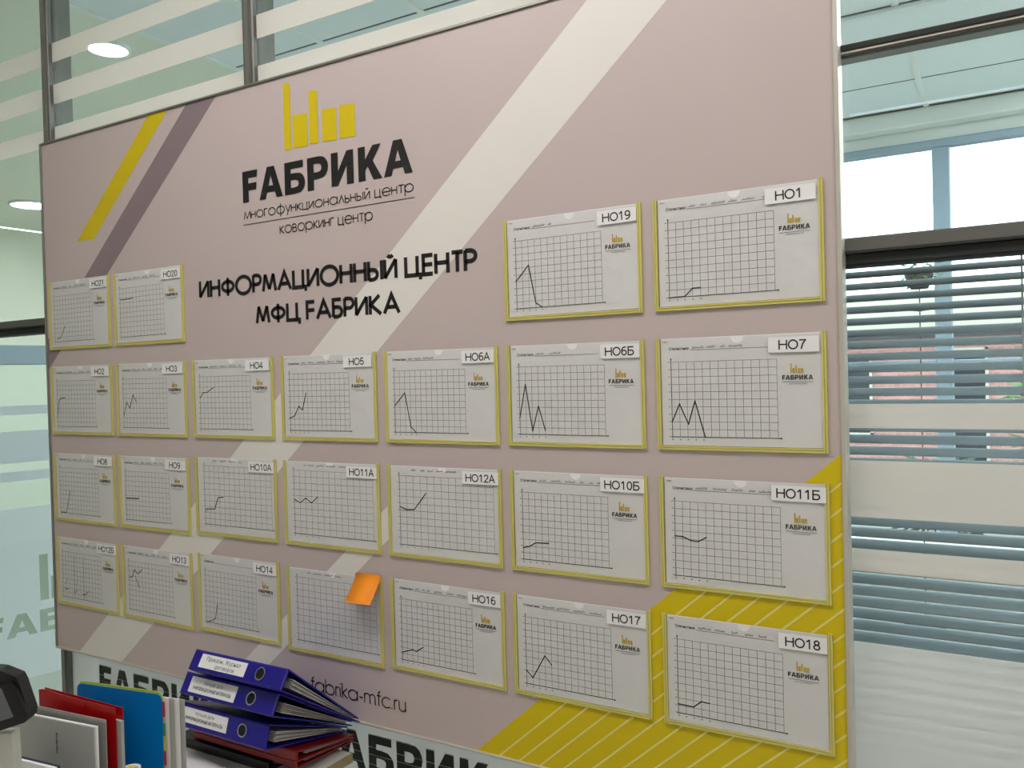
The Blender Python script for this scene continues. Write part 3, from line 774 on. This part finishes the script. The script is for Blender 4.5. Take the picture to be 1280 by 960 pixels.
# ------------------------------------------------------------------ venetian blinds behind the glass
def slat_mesh(w):
    mb = MB(); n = 6; wd = .0262; vs = []; fs = []
    tilt = math.radians(33)
    for s_ in (0, 1):
        for i in range(n + 1):
            u = (i / n - .5) * wd; h = .0022 * (1 - (2 * i / n - 1) ** 2) - s_ * .0004
            y = u * math.cos(tilt) - h * math.sin(tilt); z = u * math.sin(tilt) + h * math.cos(tilt)
            vs += [(-w / 2, y, z), (w / 2, y, z)]
    for i in range(n):
        a = 2 * i; b = 2 * (n + 1) + a
        fs += [(a, a + 1, a + 3, a + 2), (b, b + 2, b + 3, b + 1)]
    fs += [(0, 2 * (n + 1), 2 * (n + 1) + 1, 1), (2 * n, 2 * n + 1, 4 * n + 3, 4 * n + 2)]
    return mb.add(vs, fs, 'slat').mesh('slat', True)
sm = slat_mesh(.878)
PITCH = .0216
for i, (a, b) in enumerate(zip(MX[2:6], MX[3:7])):
    lab = ['grey venetian blind behind the lower pane at the left half of the board',
           'grey venetian blind behind the lower pane in the middle of the board',
           'grey venetian blind with open slats right of the board',
           'grey venetian blind in the next bay, beyond the right edge of the photo'][i]
    xc = (a + b) / 2; yb = .134
    t = thing('venetian_blind', lab, 'blind', (xc, yb, 0), group='venetian blinds behind the glass')
    part('head_rail', MB().box(-.44, .44, -.018, .014, RAIL0 + .010, RAIL0 + .034, 'slat', .002), t)
    z = RAIL0 - .016; k = 0
    while z > -1.42:
        link('slat', sm, t, (0, 0, z)); z -= PITCH; k += 1
    part('bottom_rail', MB().box(-.44, .44, -.012, .012, z - .004, z + .008, 'slat', .002), t)
    for xx in (-.36, .0, .335):
        part('ladder_cord', MB().box(xx - .0012, xx + .0012, -.0150, -.0140, z, RAIL0 + .01, 'cord').box(xx - .0012, xx + .0012, .0140, .0150, z, RAIL0 + .01, 'cord'), t)

# ------------------------------------------------------------------ outside
struct('ground', MB().box(-30, 30, YF + .12, 40, ZF - .25, ZF - .2, 'asphalt'))
YBd = 15.0
bl = thing('brick_building', 'pink brick shop building with beige upper storey seen through the blinds', 'building', (0, YBd, ZF - .2))
part('lower_storey', MB().box(-6, 9, 0, 5, 0, 2.25, 'brick'), bl)
part('cornice', MB().box(-6.1, 9.1, -.25, 5, 2.25, 2.40, 'cornice'), bl)
part('upper_storey', MB().box(-6, 9, 0, 5, 2.40, 3.1, 'stucco'), bl)
for x0, x1, z0, z1 in ((-2.6, -.35, .5, 2.0), (.75, 1.5, .0, 2.05), (2.2, 3.5, .8, 2.0), (4.4, 5.6, .8, 2.0)):
    w_ = part('shop_window', MB().box(x0, x1, -.04, .05, z0, z1, 'darkglass'), bl)
    part('window_frame', MB().box(x0, x1, -.06, -.04, z1 - .06, z1, 'stucco').box(x0, x1, -.06, -.04, z0, z0 + .05, 'stucco').box(x0, x0 + .05, -.06, -.04, z0, z1, 'stucco').box(x1 - .05, x1, -.06, -.04, z0, z1, 'stucco'), w_)

def leafy(name, label, x, y, z, rx, rz, nleaf, lsize, seed, mt='leaf', cat='plant', stem=.3, group=None):
    rnd = random.Random(seed)
    t = thing(name, label, cat, (x, y, z), group=group)
    st = MB()
    for k in range(5):
        a = rnd.uniform(0, 6.28); st.tube([(0, 0, 0), (rx * .2 * math.cos(a), rx * .2 * math.sin(a), stem * .6), (rx * .6 * math.cos(a), rx * .6 * math.sin(a), stem + rz * rnd.uniform(.3, 1.4))], .012, 'bark', 5, .004)
    part('stem', st, t)
    lf = MB()
    for k in range(nleaf):
        a = rnd.uniform(0, 6.28); r = math.sqrt(rnd.random()); zz = rnd.uniform(-1, 1)
        p = Vector((rx * r * math.cos(a) * math.sqrt(1 - zz * zz * .6), rx * r * math.sin(a) * math.sqrt(1 - zz * zz * .6), stem + rz + rz * zz))
        d = Vector((math.cos(a) + rnd.uniform(-.6, .6), math.sin(a) + rnd.uniform(-.6, .6), rnd.uniform(-.7, .5))).normalized()
        s_ = d.cross(Vector((rnd.uniform(-.3, .3), rnd.uniform(-.3, .3), 1))).normalized()
        L = lsize * rnd.uniform(.6, 1.2); n_ = s_.cross(d) * L * .12
        lf.add([p, p + d * L * .4 + s_ * L * .2 - n_, p + d * L, p + d * L * .4 - s_ * L * .2 - n_, p + d * L * .45], [(0, 1, 4), (1, 2, 4), (2, 3, 4), (3, 0, 4)], mt)
    o = part('foliage', lf, t); o['kind'] = 'stuff'
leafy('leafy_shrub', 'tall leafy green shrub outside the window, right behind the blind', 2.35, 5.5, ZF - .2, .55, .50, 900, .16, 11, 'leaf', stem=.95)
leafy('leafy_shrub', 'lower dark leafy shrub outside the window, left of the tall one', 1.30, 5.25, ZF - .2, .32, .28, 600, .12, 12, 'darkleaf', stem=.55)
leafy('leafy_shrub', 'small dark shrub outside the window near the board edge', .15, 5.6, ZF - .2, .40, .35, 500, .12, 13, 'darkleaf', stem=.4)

hp = thing('plant_stand', 'small leafy plant in a pot on a thin pole before the far window', 'plant stand', (1.30, 4.20, 0))
part('pole', MB().tube([(0, 0, .47), (0, 0, ZF)], .004, 'cornice', 6), hp)
part('pot', MB().lathe([(.0001, .47), (.05, .47), (.085, .56), (.08, .56), (.045, .48), (.0001, .48)], 'potclay', 16), hp, smooth=True)
rnd = random.Random(5); lf = MB()
for k in range(160):
    a = rnd.uniform(0, 6.28); r = rnd.uniform(.02, .11)
    p = Vector((r * math.cos(a), r * math.sin(a), .56 + rnd.uniform(-.06, .07))); d = Vector((math.cos(a), math.sin(a), rnd.uniform(-.8, .5))).normalized()
    s_ = d.cross(Vector((0, 0, 1))).normalized(); L = rnd.uniform(.03, .06)
    lf.add([p, p + d * L * .5 + s_ * L * .3, p + d * L, p + d * L * .5 - s_ * L * .3], [(0, 1, 2, 3)], 'leaf')
o = part('foliage', lf, hp); o['kind'] = 'stuff'
part('foot', MB().lathe([(.0001, ZF), (.14, ZF), (.14, ZF + .01), (.01, ZF + .03), (.0001, ZF + .03)], 'cornice', 18), hp)
part('tray', MB().lathe([(.0001, .33), (.07, .34), (.08, .35), (.0001, .355)], 'cornice', 14), hp)

# ------------------------------------------------------------------ desk
DZ = -.87
dk = thing('desk', 'pale grey desk with beige edging below the board', 'desk', (0, 0, ZF))
part('desk_top', MB().box(-.42, .405, -.95, -.040, -.022 + DZ - ZF, DZ - ZF, 'desk', .001), dk)
part('edge_band', MB().box(.405, .408, -.95, -.040, -.022 + DZ - ZF, DZ - ZF, 'deskedge'), dk)
for x in (-.38, .375):
    for y in (-.90, -.08):
        part('leg', MB().box(x - .02, x + .02, y - .02, y + .02, 0, DZ - ZF - .022, 'legmetal', .002), dk)
pp = single('paper_sheet', MB().box(-.15, .15, -.105, .105, 0, .0012, 'paper').box(-.08, -.03, .02, .022, .00125, .0013, 'pencil').box(-.08, .0, .03, .0315, .00125, .0013, 'pencil'),
            'white sheet lying flat on the desk in front of the binders', 'paper', (.245, -.335, DZ + .0002), (0, 0, .08))
single('paper_sheet', MB().box(-.148, .148, -.105, .105, 0, .0012, 'paper'), 'white sheet on the desk, half under the flat one near the binders', 'paper', (.02, -.325, DZ + .0018), (0, 0, -.10))

# binders: profiles in (y, z); spine towards the room, opening towards the board
def binder(name, label, x0, x1, fb, ft, bt, bb, cover, labels, group, text=None, ringed=True, loose=False):
    t = thing(name, label, 'binder', (x0, fb[0], fb[1]), group=group)
    L = x1 - x0
    V = lambda p: Vector((p[0] - fb[0], p[1] - fb[1]))
    FB, FT, BT, BB = V(fb), V(ft), V(bt), V(bb)
    th = .0028
    n = Vector((-(FT - FB).y, (FT - FB).x)).normalized()     # inward normal of spine
    if n.x < 0: n = -n
    def plate(a, b, off, nm):
        d = (b - a).normalized(); nn = Vector((-d.y, d.x))
        if nn.dot(off) < 0: nn = -nn
        part(nm, MB().prism([tuple(a), tuple(b), tuple(b + nn * th), tuple(a + nn * th)], 'x', 0, L, cover), t)
    plate(FT, BT, FB - FT, 'cover'); plate(FB, BB, FT - FB, 'cover')
    # spine with rounded ends in plan
    h = (FT - FB).length; c_ = .004
    sp = MB(); u = (FT - FB) / h
    outl = [(c_, 0), (L - c_, 0), (L, c_), (L, h - c_), (L - c_, h), (c_, h), (0, h - c_), (0, c_)]
    def P3(a, b, d): q = FB + u * b + n * d; return (a, q.x, q.y)
    ins = .0015
    f0 = [P3(min(max(a, ins * 2), L - ins * 2), min(max(b, ins * 2), h - ins * 2), -.002) for a, b in outl]
    f1 = [P3(a, b, 0) for a, b in outl]; f2 = [P3(a, b, th) for a, b in outl]
    N = 8; vs = f0 + f1 + f2
    fs = [tuple(range(N)), tuple(reversed(range(2 * N, 3 * N)))]
    for k in range(N):
        j = (k + 1) % N; fs += [(k, k + N, j + N, j), (k + N, k + 2 * N, j + 2 * N, j + N)]
    sp.add(vs, fs, cover); part('spine', sp, t)
    # paper block
    f = .30
    pa = FB.lerp(FT, .25) + n * .03; pb = FB.lerp(FT, .70) + n * .03
    pc = BB.lerp(BT, .75); pd = BB.lerp(BT, .25)
    pc = pc.lerp(pb, .05); pd = pd.lerp(pa, .05)
    nl = 5
    for k in range(nl):
        a0, a1 = k / nl, (k + .72) / nl
        q = [pa.lerp(pb, a0), pd.lerp(pc, a0), pd.lerp(pc, a1), pa.lerp(pb, a1)]
        part('paper_bundle', MB().prism([tuple(v) for v in q], 'x', .012, L - .006 - .004 * (k % 2), 'sheets'), t)
    # label & ring on the spine
    if labels:
        a, b, lo, hi = labels
        def rect(a, b, lo, hi, d, mt, mb): mb.add([P3(a, lo * h, d), P3(b, lo * h, d), P3(b, hi * h, d), P3(a, hi * h, d)], [(0, 1, 2, 3)], mt)
        lb = MB(); rect(a, b, lo, hi, -.0026, 'card', lb); rect(a, b, lo, hi, -.0023, 'card', lb)
        lo_ = part('spine_label', lb, t, label='white paper spine label')
        tb = MB()
        for (body, cx, cz, cap, bold) in text:
            tm = text_mesh(body, cap, 0, 0, 0, 'ink', bold)
            w0 = max(v[0] for v in tm.v) - min(v[0] for v in tm.v); kk = min(1.0, (b - a) * .82 / w0)
            tb.add([P3((a + b) / 2 + v[0] * kk + cx, (lo + (hi - lo) * cz) * h + v[2], -.0029) for v in tm.v], tm.f, 'ink')
        part('label_text', tb, lo_)
    if ringed:
        cx, cz, R_ = L * .755, h * .52, .0145
        rg = MB()
        for (r0, r1, d, mt) in ((R_, R_ * .80, -.0036, 'chrome'), (R_ * .80, .00001, -.0028, 'hole')):
            vs = []; N = 24
            for rad in (r0, r1):
                for k in range(N): vs.append(P3(cx + rad * math.cos(2 * PI * k / N), cz + rad * math.sin(2 * PI * k / N), d))
            rg.add(vs, [(k, (k + 1) % N, N + (k + 1) % N, N + k) for k in range(N)], mt)
        part('finger_ring', rg, t, label='chrome finger ring')
    return t
TXT = [('ТЕКУЩИЕ ДЕЛА', 0, .62, .0060, .0), ('ИНФОРМАЦИОННЫЕ МАТЕРИАЛЫ', 0, .22, .0075, .02)]
binder('lever_arch_binder', 'blue binder on top of the stack, handwritten spine label, ring hole', .125, .421, (-.270, -.642), (-.245, -.603), (-.030, -.788), (-.028, -.800), 'blue',
       (.030, .178, .20, .85), 'blue binders in the stack', [('Приказы, Журнал', 0, .55, .0095, .0), ('договоров', .01, .12, .0090, .0)])
binder('lever_arch_binder', 'blue binder in the middle of the stack, printed spine label', .092, .392, (-.270, -.703), (-.246, -.660), (-.022, -.804), (-.022, -.8165), 'blue',
       (.026, .178, .16, .86), 'blue binders in the stack', TXT)
binder('lever_arch_binder', 'blue binder third from the top, just above the black one', .062, .368, (-.270, -.780), (-.255, -.729), (-.010, -.8265), (-.012, -.8375), 'blue',
       (.030, .182, .22, .84), 'blue binders in the stack', TXT)
binder('flat_binder', 'black binder lying lowest on the desk under the blue stack', -.02, .305, (-.205, DZ + .001), (-.205, DZ + .022), (-.02, DZ + .010), (-.02, DZ + .001), 'blackplastic', None, None, None, False)
binder('paper_folder', 'red board folder of papers, lower one under the blue binders', .045, .385, (-.195, DZ + .0235), (-.195, DZ + .040), (-.012, DZ + .020), (-.012, DZ + .0105), 'redboard', None, 'red folders under the blue binders', None, False)
binder('paper_folder', 'red board folder of papers directly beneath the lowest blue binder', .035, .392, (-.200, DZ + .0415), (-.200, DZ + .066), (-.014, DZ + .0300), (-.014, DZ + .0205), 'redboard', None, 'red folders under the blue binders', None, False)

# upright folders at the lower left
def upright(loc, rz): return loc, (0, 0, rz)
t = thing('plastic_folder', 'azure blue plastic folder with coloured index tabs standing left of the binders', 'folder', (.199, -.579, DZ), (0, 0, .172))
t_h = .312
rc = lambda w, h, r: [(0, 0), (w, 0)] + arc(w - r, h - r, r, r, 0, 90, 5) + arc(r, h - r, r, r, 90, 180, 5)
part('front_cover', MB().prism(rc(.208, t_h, .012), 'y', 0, .0012, 'bluefilm'), t)
part('back_cover', MB().prism(rc(.2075, t_h + .004, .012), 'y', .0035, .0047, 'limefilm'), t)
for k in range(5):
    part('divider_sheet', MB().box(.006, .206 + .009 * k, .0052 + .0036 * k, .0066 + .0036 * k, .0, t_h - .008 - .001 * k, 'card' if k % 2 else 'greypaper'), t)
for k, (mt, z) in enumerate((('tabred', .285), ('tabgreen', .245), ('tabyellow', .222), ('tabred', .195))):
    part('index_tab', MB().box(.205, .212, .0016, .0030, z - .014, z + .014, mt), t, label=mt[3:] + ' index tab')
t = thing('plastic_folder', 'red plastic folder standing between the grey and the blue folders', 'folder', (.163, -.632, DZ), (0, 0, .070))
part('front_cover', MB().prism([(0, 0), (.213, 0), (.213, .309), (.06, .3115), (.012, .314), (0, .311)], 'y', 0, .0012, 'redfilm'), t)
part('back_cover', MB().prism([(0, 0), (.217, 0), (.217, .306), (0, .311)], 'y', .012, .0132, 'redfilm'), t)
part('elastic_band', MB().box(.131, .133, -.0016, -.0004, .0, .3085, 'redfilm'), t)
part('inner_paper', MB().box(.004, .222, .004, .010, 0, .285, 'greypaper'), t)
t = thing('document_sleeve', 'grey translucent sleeve with white papers right in front of the red folder', 'folder', (.172, -.660, DZ), (0, 0, .112))
part('back_sheet', MB().box(0, .199, .006, .0075, 0, .292, 'greypaper'), t)
part('sleeve', MB().box(-.002, .203, .003, .0035, 0, .288, 'greyfilm'), t)
t = thing('document_sleeve', 'grey paper packet with thin black print standing frontmost at lower left', 'folder', (.150, -.680, DZ), (0, 0, .135))
part('front_sheet', MB().box(0, .215, 0, .0012, 0, .2845, 'greypaper'), t)
part('paper_bundle', MB().box(.003, .219, .002, .0065, 0, .2855, 'card'), t)
mb = MB()
for k in range(9): mb.box(.1215, .1235 + .0008 * (k % 3), -.0006, -.0002, .226 + .0042 * k, .2285 + .0042 * k, 'ink')
part('printed_line', mb, t)
t = thing('booklet', 'white booklet with navy cover edge at the bottom of the frame', 'booklet', (.235, -.735, DZ), (0, 0, .12))
part('page_block', MB().box(0, .125, 0, .006, .0, .241, 'card'), t)
part('cover', MB().box(-.001, .128, .0065, .0085, .0, .2435, 'navy'), t)
t = thing('pen_cup', 'dark pen cup with a white rim between the red and blue folders', 'cup', (.392, -.602, DZ))
part('cup', MB().lathe([(.0001, 0), (.014, 0), (.0145, .190), (.0132, .190), (.0128, .004), (.0001, .004)], 'navy', 24), t, smooth=True)
part('rim', MB().lathe([(.0145, .190), (.0172, .194), (.0172, .199), (.0150, .200), (.0135, .196), (.0145, .190)], 'card', 24), t, smooth=True, label='white rim')
single('yellow_clip', MB().box(-.003, .003, -.002, .002, 0, .196, 'tabyellow', .001).box(-.008, .006, -.003, .005, .191, .198, 'tabyellow', .001), 'yellow clip sticking out of the small white cup', 'clip', (.392, -.602, DZ + .004), (0, 0, .5))

# black device on a light stand, cut by the left frame edge
yaw = math.atan2(.5097, .8599)
t = thing('desk_terminal', 'black desktop terminal with grey screen on a light stand, cut off by the left edge', 'device', (.4425, -.8445, DZ), (0, 0, yaw))
kpx = 1.25 / 1040
def PX(x, y): return (x * kpx, (971 - y) * kpx)      # metres in the terminal's own front plane; desk level at 0
zoff = (1.0 * (-.452 - DZ)) - (971 - 875) * kpx
hs = [(a, b + zoff) for a, b in (PX(-95, 856), PX(-60, 832), (PX(-2, 839)), PX(19, 848), PX(23, 856), PX(34, 893), PX(33, 900), PX(29, 905), PX(-95, 945))]
part('housing', MB().prism(hs, 'y', .0, .024, 'blackplastic'), t)
fr = [(a, b + zoff) for a, b in (PX(-93, 876), PX(16, 853), PX(23, 864), PX(36, 896), PX(31, 904), PX(-93, 941))]
part('front_bezel', MB().prism(fr, 'y', -.006, .0, 'blackplastic'), t)
sc_ = [(a, b + zoff) for a, b in (PX(-80, 888), PX(4, 860), PX(18, 896), PX(-80, 925))]
part('screen', MB().prism(sc_, 'y', -.0075, -.006, 'screen'), t, label='grey matt screen')
part('stand', MB().prism([(-.075, 0), (.016, 0), (.006, .36), (-.06, .36)], 'y', .012, .034, 'desk'), t)
pts = []
for k in range(19):
    a = math.radians(200 - 220 * k / 18); pts.append((.026 * math.cos(a), 0, .262 + .026 * math.sin(a)))
pts = [(-.024, 0, .004)] + pts + [(.030, 0, .004)]
single('cable_loop', MB().tube(pts, .0075, 'blackplastic', 10), 'black plastic loop rising beside the terminal stand, bottom left corner', 'cable', (.478, -.845, DZ + .0005), (0, 0, yaw), smooth=True)
